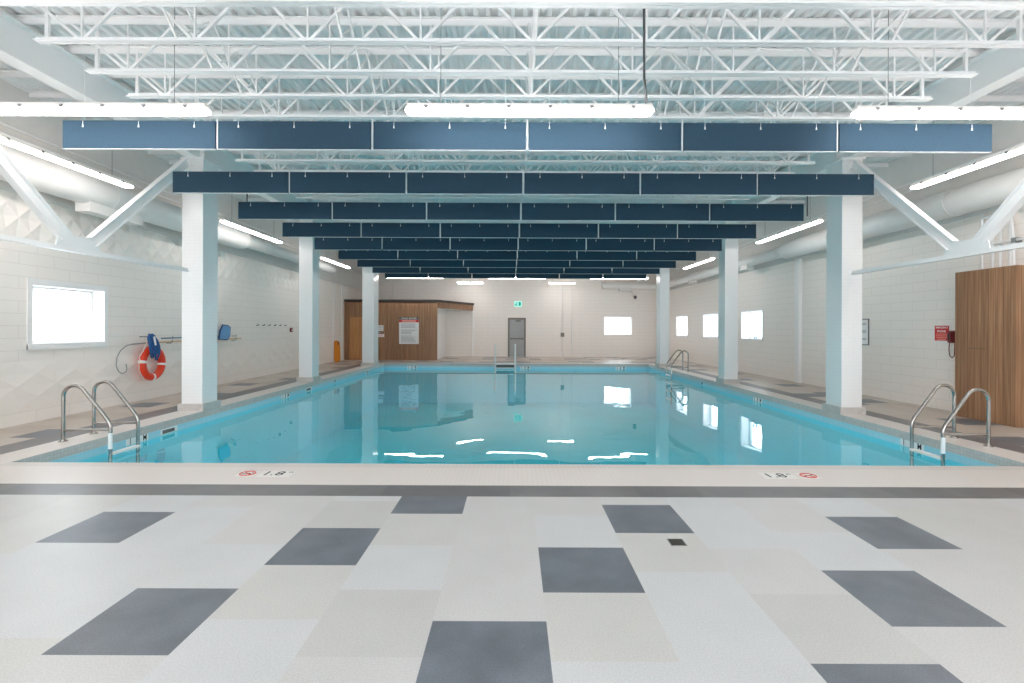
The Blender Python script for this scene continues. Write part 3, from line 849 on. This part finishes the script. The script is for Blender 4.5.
# ------------------------------------------------------------------ left wall rescue gear
ry, rz, rd = 10.84, .80, .13
ring = empty('life_ring', WL(rd, ry, rz), 'orange-red life ring with white bands hung on the left wall', 'life ring')
wc = Vector(WL(rd, ry, rz)); uy = (Vector(WL(0,1,0)) - Vector(WL(0,0,0))).normalized(); uz = Vector((0,0,1)); ux = uy.cross(uz)
def rp_(a, R): return wc + uy*(R*math.cos(a)) + uz*(R*math.sin(a))
m = MB(); m.tube([rp_(2*PI*k/40, .305) for k in range(40)], .078, 16, closed=True); m.build('body', M['ring'], ring, smooth=True)
for a0 in (125, 200, 335, 260)[0:1] + (172, 268, 352):
    a = math.radians(a0)
    if a0 == 125: continue
    m = MB(); m.tube([rp_(a-.09+.045*k, .305) for k in range(5)], .083, 16); m.build('white_band', M['tread'], ring, smooth=True)
m = MB(); m.tube([rp_(math.radians(100+k*8), .40 + (.012 if k % 5 == 2 else 0)) for k in range(20)], .009, 6); m.build('grab_line', M['rope'], ring, smooth=True)
m = MB(); m.tube([rp_(math.radians(172), .39), wc + uy*(-.12) + uz*.55, wc + uy*(-.02) + uz*.62], .009, 6); m.build('hanging_cord', M['rope'], ring, smooth=True)
# coiled blue rope
cr = empty('rope_coil', WL(.2, ry-.03, 1.2), 'coiled blue rope hanging over the top of the life ring', 'rope')
m = MB(); rr = random.Random(2)
for k in range(9):
    oy = rr.uniform(-.05, .06); od = .29 + rr.uniform(-.02, .02); w_ = rr.uniform(.05, .10); zt = 1.41 + rr.uniform(-.05, .03); zb = .92 + rr.uniform(-.05, .1)
    pts = []
    for i in range(22):
        a = 2*PI*i/22
        zz = (zt+zb)/2 + (zt-zb)/2*math.sin(a)
        yy = ry - .20 + oy + w_*math.cos(a) + .10*(1.2-zz)/.4*1.0
        pts.append(WL(od + .02*math.cos(2*a), yy, zz))
    m.tube(pts, .014, 8, closed=True)
m.build('coils', M['bluerope'], cr, smooth=True)
m = MB(); m.tube([WL(.34, ry-.24, 1.38), WL(.34, ry-.20, 1.20)], .02, 10); m.build('white_wrap', M['tread'], cr, smooth=True)
m = MB(); m.tube([WL(.0, ry-.2, 1.38), WL(.32, ry-.2, 1.38), WL(.33, ry-.2, 1.42)], .012, 8)
m.build('hanger_peg', M['grey'], cr, smooth=True)
# rescue hook pole
rpole = empty('rescue_pole', WL(.09, 12.5, 1.26), 'tan rescue pole with a curved crook hook lying along the left wall', 'rescue pole')
m = MB(); m.tube([WL(.09, 10.7, 1.245), WL(.09, 14.65, 1.265)], .016, 10); m.build('shaft', M['tan'], rpole, smooth=True)
m = MB(); m.tube([WL(.09, 10.3, 1.23), WL(.09, 10.75, 1.245)], .014, 10); m.build('ferrule', M['grey'], rpole, smooth=True)
hp = [(10.32, 1.232), (10.16, 1.21), (9.99, 1.12), (9.89, .98), (9.87, .82), (9.93, .70), (10.02, .64), (10.12, .66), (10.16, .73), (10.13, .83)]
m = MB(); m.tube([WL(.09, y, z) for y, z in hp], .009, 8); m.build('crook', M['grey'], rpole, smooth=True)
# leaf net
net = empty('pool_net', WL(.12, 12.5, 1.38), 'blue-handled pool net resting on the left wall behind the column', 'pool net')
m = MB(); m.tube([WL(.12, 11.15, 1.335), WL(.12, 13.45, 1.345)], .015, 10); m.build('pole', M['bluepole'], net, smooth=True)
fr = [(y-.1, z-.03) for y, z in [(13.5, 1.30), (13.55, 1.5), (13.68, 1.68), (13.95, 1.66), (14.05, 1.62), (14.02, 1.36), (13.9, 1.28)]]
m = MB(); m.tube([WL(.14, y, z) for y, z in fr], .022, 8, closed=True); m.build('frame', M['netframe'], net, smooth=True)
m = MB(); n_ = len(fr); m.add([WL(.13, y, z) for y, z in fr] + [WL(.16, y, z) for y, z in fr], [tuple(range(n_)), tuple(range(2*n_-1, n_-1, -1))] + [(k, (k+1) % n_, n_+(k+1) % n_, n_+k) for k in range(n_)])
m.build('mesh', M['netmesh'], net)
for y in (11.5, 14.3):
    m = MB(); m.tube([WL(0, y, 1.22), WL(.1, y, 1.22), WL(.13, y, 1.24), WL(.14, y, 1.3)], .01, 8); m.tube([WL(0, y, 1.34), WL(.12, y, 1.34), WL(.15, y, 1.37)], .01, 8)
    tag(m.build('pole_bracket', M['grey'], smooth=True), 'small metal bracket holding the poles, ' + ('beside the life ring' if y < 12 else 'at the tip of the rescue pole'), 'bracket', 'pole brackets on the left wall')
# row of coat pegs and a red call point further along
for k in range(6):
    y = 15.75 + k*.41
    m = MB(); m.tube([WL(0, y, 1.66), WL(.06, y, 1.66), WL(.07, y, 1.7)], .012, 6)
    tag(m.build('wall_peg', M['cable']), 'small dark peg in the row on the left wall before the red call point', 'wall peg', 'pegs on the left wall')
r = empty('call_point', WL(0.03, 18.35, 1.5), 'small dark red alarm call point on the left wall by the second column', 'alarm call point')
m = MB(WL); m.box(0.0, .05, 18.28, 18.42, 1.43, 1.58); m.build('box', M['maroon'], r)
m = MB(WL); m.box(0.05, .056, 18.31, 18.39, 1.47, 1.52); m.build('plate', M['signwhite'], r)
# amber rescue board leaning in the corner
r = empty('rescue_board', WL(.21, 23.0, 0), 'tall rounded amber rescue float leaning on the left wall in the far corner', 'rescue float')
def capsule(w, h, t, n=14):
    pts = []
    for i in range(n+1):
        a = PI*i/n
        pts.append((w/2*math.cos(a), h-w/2+ w/2*math.sin(a)))
    for i in range(n+1):
        a = PI + PI*i/n
        pts.append((w/2*math.cos(a), w/2+ w/2*math.sin(a)))
    return pts
bxx = WL(.21, 23.0, 0)[0]
m = MB(lambda x, y, z: (x + bxx - z*.04, y + 23.0, z))
m.prism(capsule(.30, 1.0, .1), 'y', -.06, .06); m.build('float_body', M['buoy'], r, bevel=.03)
m = MB(lambda x, y, z: (x + bxx - z*.04, y + 23.0, z)); m.tube([(.09, -.07, .8), (.12, -.09, .9), (.1, -.07, .97)], .02, 8); m.build('strap', M['black'], r, smooth=True)
# white conduits in the far left corner
for y, lab in ((22.9, 'vertical white pipe on the left wall beside the amber float'), (24.1, 'vertical white pipe in the far left corner beside the wood cladding')):
    m = MB(); m.tube([WL(.05, y, 0.0), WL(.05, y, 3.7)], .03, 10)
    tag(m.build('wall_pipe', M['steel'], smooth=True), lab, 'pipe', 'vertical pipes on the left wall')

# ------------------------------------------------------------------ wood enclosure at the far left
YW = 24.67; ex0 = WL(0, YW, 0)[0] + .02; ex1 = -3.82
en = empty('wood_enclosure', ((ex0+ex1)/2, YW, 0), 'walnut slat clad enclosure with an angled canopy in the far left corner', 'wood enclosure')
dx0, dx1, dz = -8.18, -7.15, 2.12
m = MB()
m.box(ex0, dx0, YW, YW+.12, 0, 2.88); m.box(dx1, -4.5, YW, YW+.12, 0, 2.88); m.box(dx0, dx1, YW, YW+.12, dz, 2.88)
m.build('front_cladding', M['woodwall'], en)
m = MB(); m.box(-4.494, ex1, YW-.004, YW+.12, 0, 2.88); m.build('corner_panel', M['woodwall'], en)
m = MB(); m.box(ex1-.12, ex1-.001, YW+.12, YB-.001, 0, 2.88); m.build('side_wall', M['white'], en)
fx0, fx1 = (ex1, YW), (-2.3, YB-.05)
m = MB(); m.add([(ex1,YW,2.6),(fx1[0],fx1[1],2.6),(fx1[0]-.1,fx1[1]+.03,2.6),(ex1-.1,YW+.12,2.6),(ex1,YW,2.9),(fx1[0],fx1[1],2.9),(fx1[0]-.1,fx1[1]+.03,2.9),(ex1-.1,YW+.12,2.9)],
                [(0,3,2,1),(4,5,6,7),(0,1,5,4),(1,2,6,5),(2,3,7,6),(3,0,4,7)])
m.build('canopy_fascia', M['woodwall'], en)
m = MB(); m.prism([(ex0, YW-.05), (ex1+.03, YW-.05), (fx1[0]+.06, fx1[1]), (fx1[0]-.1, YB-.001), (ex0, YB-.001)], 'z', 2.9, 3.01); m.build('roof_cap', M['darkcap'], en)
m = MB(); m.prism([(ex0+.01, YW+.13), (ex1-.12, YW+.13), (fx1[0]-.15, fx1[1]-.02), (ex0+.01, YB-.01)], 'z', 2.62, 2.66); m.build('soffit', M['white'], en)
m = MB(); m.box(-2.36, -2.30, YB-.08, YB-.01, 0, 2.6); m.build('corner_post', M['steel'], en)
d = empty('door_1', ((dx0+dx1)/2, YW, 0), kind='structure')
m = MB(); m.box(dx0, dx0+.08, YW-.02, YW+.1, 0, dz); m.box(dx1-.08, dx1, YW-.02, YW+.1, 0, dz); m.box(dx0+.08, dx1-.08, YW-.02, YW+.1, dz-.08, dz); m.build('frame', M['wooddoor'], d)
m = MB(); m.box(dx0+.08, dx1-.08, YW+.03, YW+.07, .01, dz-.08); m.build('leaf', M['wooddoor'], d)
m = MB()
for a, b_ in ((dx0+.2, dx0+.47), (dx0+.56, dx0+.83)):
    m.box(a, b_, YW+.012, YW+.03, .5, 1.85)
m.build('raised_panel', M['wooddoor'], d)
m = MB(); m.tube([(dx1-.14, YW+.03, 1.0), (dx1-.14, YW-.02, 1.0), (dx1-.24, YW-.02, 1.0)], .012, 8); m.build('handle', M['chrome'], d, smooth=True)
# signs on the enclosure
s = empty('rules_sign', (-5.22, YW, 1.47), 'tall white pool rules sign with dark header and red band on walnut cladding', 'sign')
sx0, sx1, sz0, sz1 = -5.71, -4.73, .80, 2.13
m = MB(); m.box(sx0, sx1, YW-.015, YW-.001, sz0, sz1-.12); m.build('board', M['signwhite'], s)
m = MB(); m.box(sx0, sx1, YW-.017, YW-.001, sz1-.12, sz1); m.build('header', M['rubber'], s)
text('header_text', 'POOL RULES', .1, (-5.22, YW-.019, sz1-.06), ori((1,0,0), (0,0,1)), M['signwhite'], s, bold=.002, scale=(1.3,1,1))
m = MB(); m.box(sx0, sx1, YW-.018, YW-.015, sz1-.25, sz1-.125); m.build('red_band', M['red'], s)
m = MB(); m.box(sx0+.14, sx1-.14, YW-.020, YW-.018, sz1-.235, sz1-.14); m.build('band_panel', M['pink'], s)
m = MB()
rs = random.Random(4)
for k in range(16):
    z = sz1-.33 - k*.06
    if k in (4, 9): continue
    m.box(sx0+.1, sx1-.1-rs.uniform(0, .3), YW-.017, YW-.015, z-.012, z+.012)
m.build('text_lines', M['signtext'], s)
s = empty('notice', (-6.62, YW, 1.6), 'upper small white notice on walnut cladding beside the far left column', 'sign', 'small notices beside the column')
m = MB(); m.box(-6.85, -6.49, YW-.012, YW-.001, 1.44, 1.73); m.build('sheet', M['signwhite'], s)
m = MB(); m.box(-6.8, -6.54, YW-.014, YW-.012, 1.52, 1.54); m.box(-6.8, -6.54, YW-.014, YW-.012, 1.62, 1.64); m.build('text_lines', M['signtext'], s)
s = empty('notice', (-6.62, YW, 1.2), 'lower small white notice on walnut cladding beside the far left column', 'sign', 'small notices beside the column')
m = MB(); m.box(-6.85, -6.45, YW-.012, YW-.001, 1.14, 1.29); m.build('sheet', M['signwhite'], s)
m = MB(); m.box(-6.8, -6.5, YW-.014, YW-.012, 1.2, 1.22); m.build('text_lines', M['pink'], s)
s = empty('switch_plate', (-6.62, YW, 1.36), 'small dark plate between the two notices by the far left column', 'plate')
m = MB(); m.box(-6.80, -6.56, YW-.03, YW-.001, 1.32, 1.41); m.build('plate', M['rubber'], s)
m = MB(); m.box(-6.72, -6.64, YW-.04, YW-.03, 1.345, 1.385); m.build('button', M['signwhite'], s)

# ------------------------------------------------------------------ far wall door, sign, conduits
d = empty('door_2', (.17, YB, 0), kind='structure')
m = MB(); m.box(-.33, -.23, YB-.05, YB-.001, 0, 2.2); m.box(.58, .68, YB-.05, YB-.001, 0, 2.2); m.box(-.23, .58, YB-.05, YB-.001, 2.1, 2.2); m.build('frame', M['doorframe'], d)
m = MB(); m.box(-.23, .58, YB-.03, YB-.001, .01, 2.1); m.build('leaf', M['greydoor'], d)
m = MB(); m.box(-.2, .55, YB-.09, YB-.05, .98, 1.06); m.box(-.19, -.13, YB-.06, YB-.03, .96, 1.08); m.box(.48, .54, YB-.06, YB-.03, .96, 1.08); m.build('push_bar', M['doorframe'], d)
m = MB(); m.box(.1, .4, YB-.1, YB-.03, 1.98, 2.06); m.bar((.15, YB-.1, 2.06), (.5, YB-.06, 2.1), .02, .02); m.build('door_closer', M['doorframe'], d)
s = empty('exit_sign', (.24, YB, 2.98), 'small green pictogram exit sign above the grey far door', 'exit sign')
m = MB(); m.box(.03, .45, YB-.06, YB-.001, 2.83, 3.13); m.build('box', M['exitwhite'], s)
m = MB(); c_ = .14; m.disc((c_+.03, 3.06), .03, 12, 'y', (YB-.066, YB-.06))
m.prism([(c_-.05,2.96),(c_+.02,3.03),(c_+.06,3.0),(c_+.02,2.94),(c_+.07,2.87),(c_+.03,2.86),(c_-.02,2.92),(c_-.07,2.88),(c_-.08,2.91)], 'y', YB-.066, YB-.06)
m.build('figure_symbol', M['green'], s)
m = MB(); m.box(.27, .39, YB-.066, YB-.06, 2.88, 3.09); m.build('doorway_symbol', M['green'], s)
for x, lab in ((2.75, 'thin vertical conduit on the far wall with a small switch box'), (3.28, 'thin vertical conduit on the far wall nearer the window')):
    m = MB(); m.tube([(x, YB-.03, 0.0), (x, YB-.03, 4.3)], .02, 8)
    tag(m.build('conduit', M['upper'], smooth=True), lab, 'conduit', 'vertical conduits on the far wall')
m = MB(); m.box(2.65, 2.85, YB-.1, YB-.051, 1.14, 1.36); tag(m.build('switch_box', M['doorframe'], bevel=.01), 'small grey switch box on the far wall conduit', 'switch box')
m = MB(); m.tube([(-6.8, YB-.03, 3.02), (-6.8, YB-.03, 4.3)], .02, 8)
tag(m.build('conduit', M['upper'], smooth=True), 'short vertical conduit on the far wall above the wood enclosure', 'conduit')
s = empty('security_camera', (6.8, 27.7, 3.3), 'small dark dome camera hanging below the duct on the far wall', 'camera')
m = MB(); m.tube([(6.8, YB-.001, 3.55), (6.8, 27.75, 3.55), (6.8, 27.75, 3.46)], .03, 8); m.build('bracket', M['signwhite'], s, smooth=True)
m = MB(); m.tube([(6.8, 27.75, 3.46), (6.8, 27.75, 3.38), (6.8, 27.75, 3.31), (6.8, 27.75, 3.28)], [.07, .09, .07, .02], 14); m.build('dome', M['rubber'], s, smooth=True)

# ------------------------------------------------------------------ right wall items
yb0, yb1, xb_ = 8.1, 9.22, 8.22
wc_ = empty('wood_closet', ((xb_+XR)/2, 8.66, 0), 'tall walnut slat clad box projecting from the right wall behind the ladder', 'wood closet')
m = MB(); m.box(xb_, XR-.001, yb0, yb1, 0, 2.66); m.build('cladding', M['woodwall'], wc_)
m = MB(); m.box(xb_-.006, xb_+.0, yb0+.02, yb1-.03, 0.0, .0015); 
m = MB(); m.box(xb_-.004, xb_-.0005, 8.62, 8.98, 1.262, 1.268); m.build('access_seam', M['darkcap'], wc_)
# wood screen continues to the right behind the frame edge
s = empty('emergency_sign', (XR, 9.9, 1.53), 'small red sign with white lettering on the right wall beside the phone', 'sign')
m = MB(WR); m.box(.001, .012, 9.71, 10.08, 1.36, 1.70); m.build('border', M['signwhite'], s)
m = MB(WR); m.box(.012, .015, 9.73, 10.06, 1.38, 1.68); m.build('panel', M['red'], s)
rt = ori((0,-1,0), (0,0,1))
text('header_text', 'EMERGENCY', .05, WR(.017, 9.89, 1.64), rt, M['signwhite'], s, bold=.001)
text('main_text', 'PHONE', .06, WR(.017, 9.9, 1.565), rt, M['signwhite'], s, bold=.001)
m = MB(WR)
for z, a in ((1.51, .12), (1.475, .13), (1.44, .12), (1.405, .1)): m.box(.015, .017, 9.9-a, 9.9+a, z-.008, z+.008)
m.build('text_lines', M['pink'], s)
s = empty('wall_phone', (XR, 9.62, 1.45), 'dark red emergency wall phone with looped cord beside the wood closet', 'phone')
m = MB(WR); m.box(0, .07, 9.55, 9.72, 1.34, 1.58); m.build('body', M['maroon'], s, bevel=.025)
m = MB(WR); m.box(.07, .12, 9.56, 9.62, 1.36, 1.56); m.build('handset', M['maroon'], s, bevel=.02)
m = MB(WR); m.box(.07, .076, 9.635, 9.69, 1.4, 1.5); m.build('keypad', M['black'], s)
m = MB(); m.tube([WR(.05, 9.68, 1.35), WR(.05, 9.69, 1.2), WR(.05, 9.67, 1.09), WR(.05, 9.62, 1.05), WR(.05, 9.57, 1.1), WR(.05, 9.56, 1.34)], .008, 8); m.build('cord', M['maroon'], s, smooth=True)
s = empty('framed_notice', (XR, 12.3, 1.5), 'framed white notice partly hidden behind the right column', 'framed notice')
m = MB(WR); a, b_, c_, d_ = 11.93, 12.6, 1.22, 1.86
m.box(.001, .02, a, a+.02, c_, d_); m.box(.001, .02, b_-.02, b_, c_, d_); m.box(.001, .02, a+.02, b_-.02, c_, c_+.02); m.box(.001, .02, a+.02, b_-.02, d_-.02, d_); m.build('frame', M['rubber'], s)
m = MB(WR); m.box(.001, .01, a+.02, b_-.02, c_+.02, d_-.02); m.build('sheet', M['signwhite'], s)
m = MB(WR)
for z0_ in (1.75, 1.72, 1.58, 1.55, 1.52, 1.38, 1.35): m.box(.01, .011, 12.02, 12.5, z0_-.008, z0_+.008)
m.build('text_lines', M['signtext'], s)
# conduits above the closet
for k, (y, z1) in enumerate(((9.02, 3.70), (8.82, 3.4), (8.68, 3.4), (8.5, 3.75))):
    m = MB(); m.tube([WR(.04, y, 2.66), WR(.04, y, z1)], .022 if k != 3 else .03, 10)
    tag(m.build('conduit', M['steel'], smooth=True), f'white conduit rising above the wood closet, {["first","second","third","fourth"][k]} from the left', 'conduit', 'conduits above the wood closet')
m = MB(); m.tube([WR(.07, 9.02, 3.62), WR(.07, 8.7, 3.64), WR(.07, 8.55, 3.6), WR(.07, 8.46, 3.5), WR(.07, 8.42, 3.1), WR(.07, 8.42, 2.66)], .022, 10)
tag(m.build('conduit', M['steel'], smooth=True), 'bent white conduit arching over the wood closet', 'conduit')
r = empty('conduit_run', (XR, 8.5, 3.1), 'white horizontal conduit pair below the right duct above the closet', 'conduit')
m = MB(); m.tube([WR(.09, 8.75, 3.12), WR(.09, 7.6, 3.12)], .02, 10); m.build('pipe', M['steel'], r, smooth=True)
m = MB(WR); m.box(0.0, .12, 8.35, 8.42, 3.08, 3.16); m.build('clamp', M['grey'], r)
m = MB(); m.box(XR-.1, XR-.001, 14.72, 14.92, 0, ZL-.07); tag(m.build('wall_pilaster', M['white']), 'white vertical strip on the right wall beside the first small window bay', 'pilaster')
# small round ornament on the sill of the nearest right window
s = empty('sill_ring', (XR+.1, 17.5, 1.27), 'small round blue-grey wreath on the sill of the nearest right window', 'ornament')
m = MB(); m.tube([(XR+.1+.07*math.cos(k*PI/10), 17.75, 1.37+.07*math.sin(k*PI/10)) for k in range(20)], .022, 8, closed=True); m.build('ring', M['bluepole'], s, smooth=True)
m = MB(); m.box(XR+.06, XR+.14, 17.72, 17.78, 1.262, 1.29); m.build('base', M['bluepole'], s)

# ------------------------------------------------------------------ daylight and camera
w = bpy.data.worlds.new('daylight'); bpy.context.scene.world = w; w.use_nodes = True
bg = w.node_tree.nodes['Background']; bg.inputs[0].default_value = (0.95, 0.975, 1.0, 1); bg.inputs[1].default_value = 3.5
# snowy yard outside so that the windows look onto bright ground
m = MB(); m.box(-60, -10, -60, 90, -.5, -.4); m.box(10, 60, -60, 90, -.5, -.4); m.box(-10, 10, 29.5, 90, -.5, -.4); m.box(-10, 10, -60, -5, -.5, -.4)
struct('ground', m, plain('snowy_ground', rgb(235, 238, 242), 0.8))

cam = bpy.data.cameras.new('camera'); co = bpy.data.objects.new('camera', cam); C.objects.link(co)
co.location = (0, 0, 1.585); co.rotation_euler = (PI/2, -0.0040, 0)
cam.sensor_width = 36; cam.lens = 495/1024*36
cam.shift_x = -1.75/1024; cam.shift_y = -12.84/1024
cam.clip_start = .05; cam.clip_end = 300
sc = bpy.context.scene; sc.camera = co
sc.view_settings.view_transform = 'Standard'; sc.view_settings.look = 'None'
sc.view_settings.gamma = 1; sc.view_settings.use_curve_mapping = False
sc.view_settings.exposure = 1.1
sc.cycles.diffuse_bounces = 8; sc.cycles.max_bounces = 12
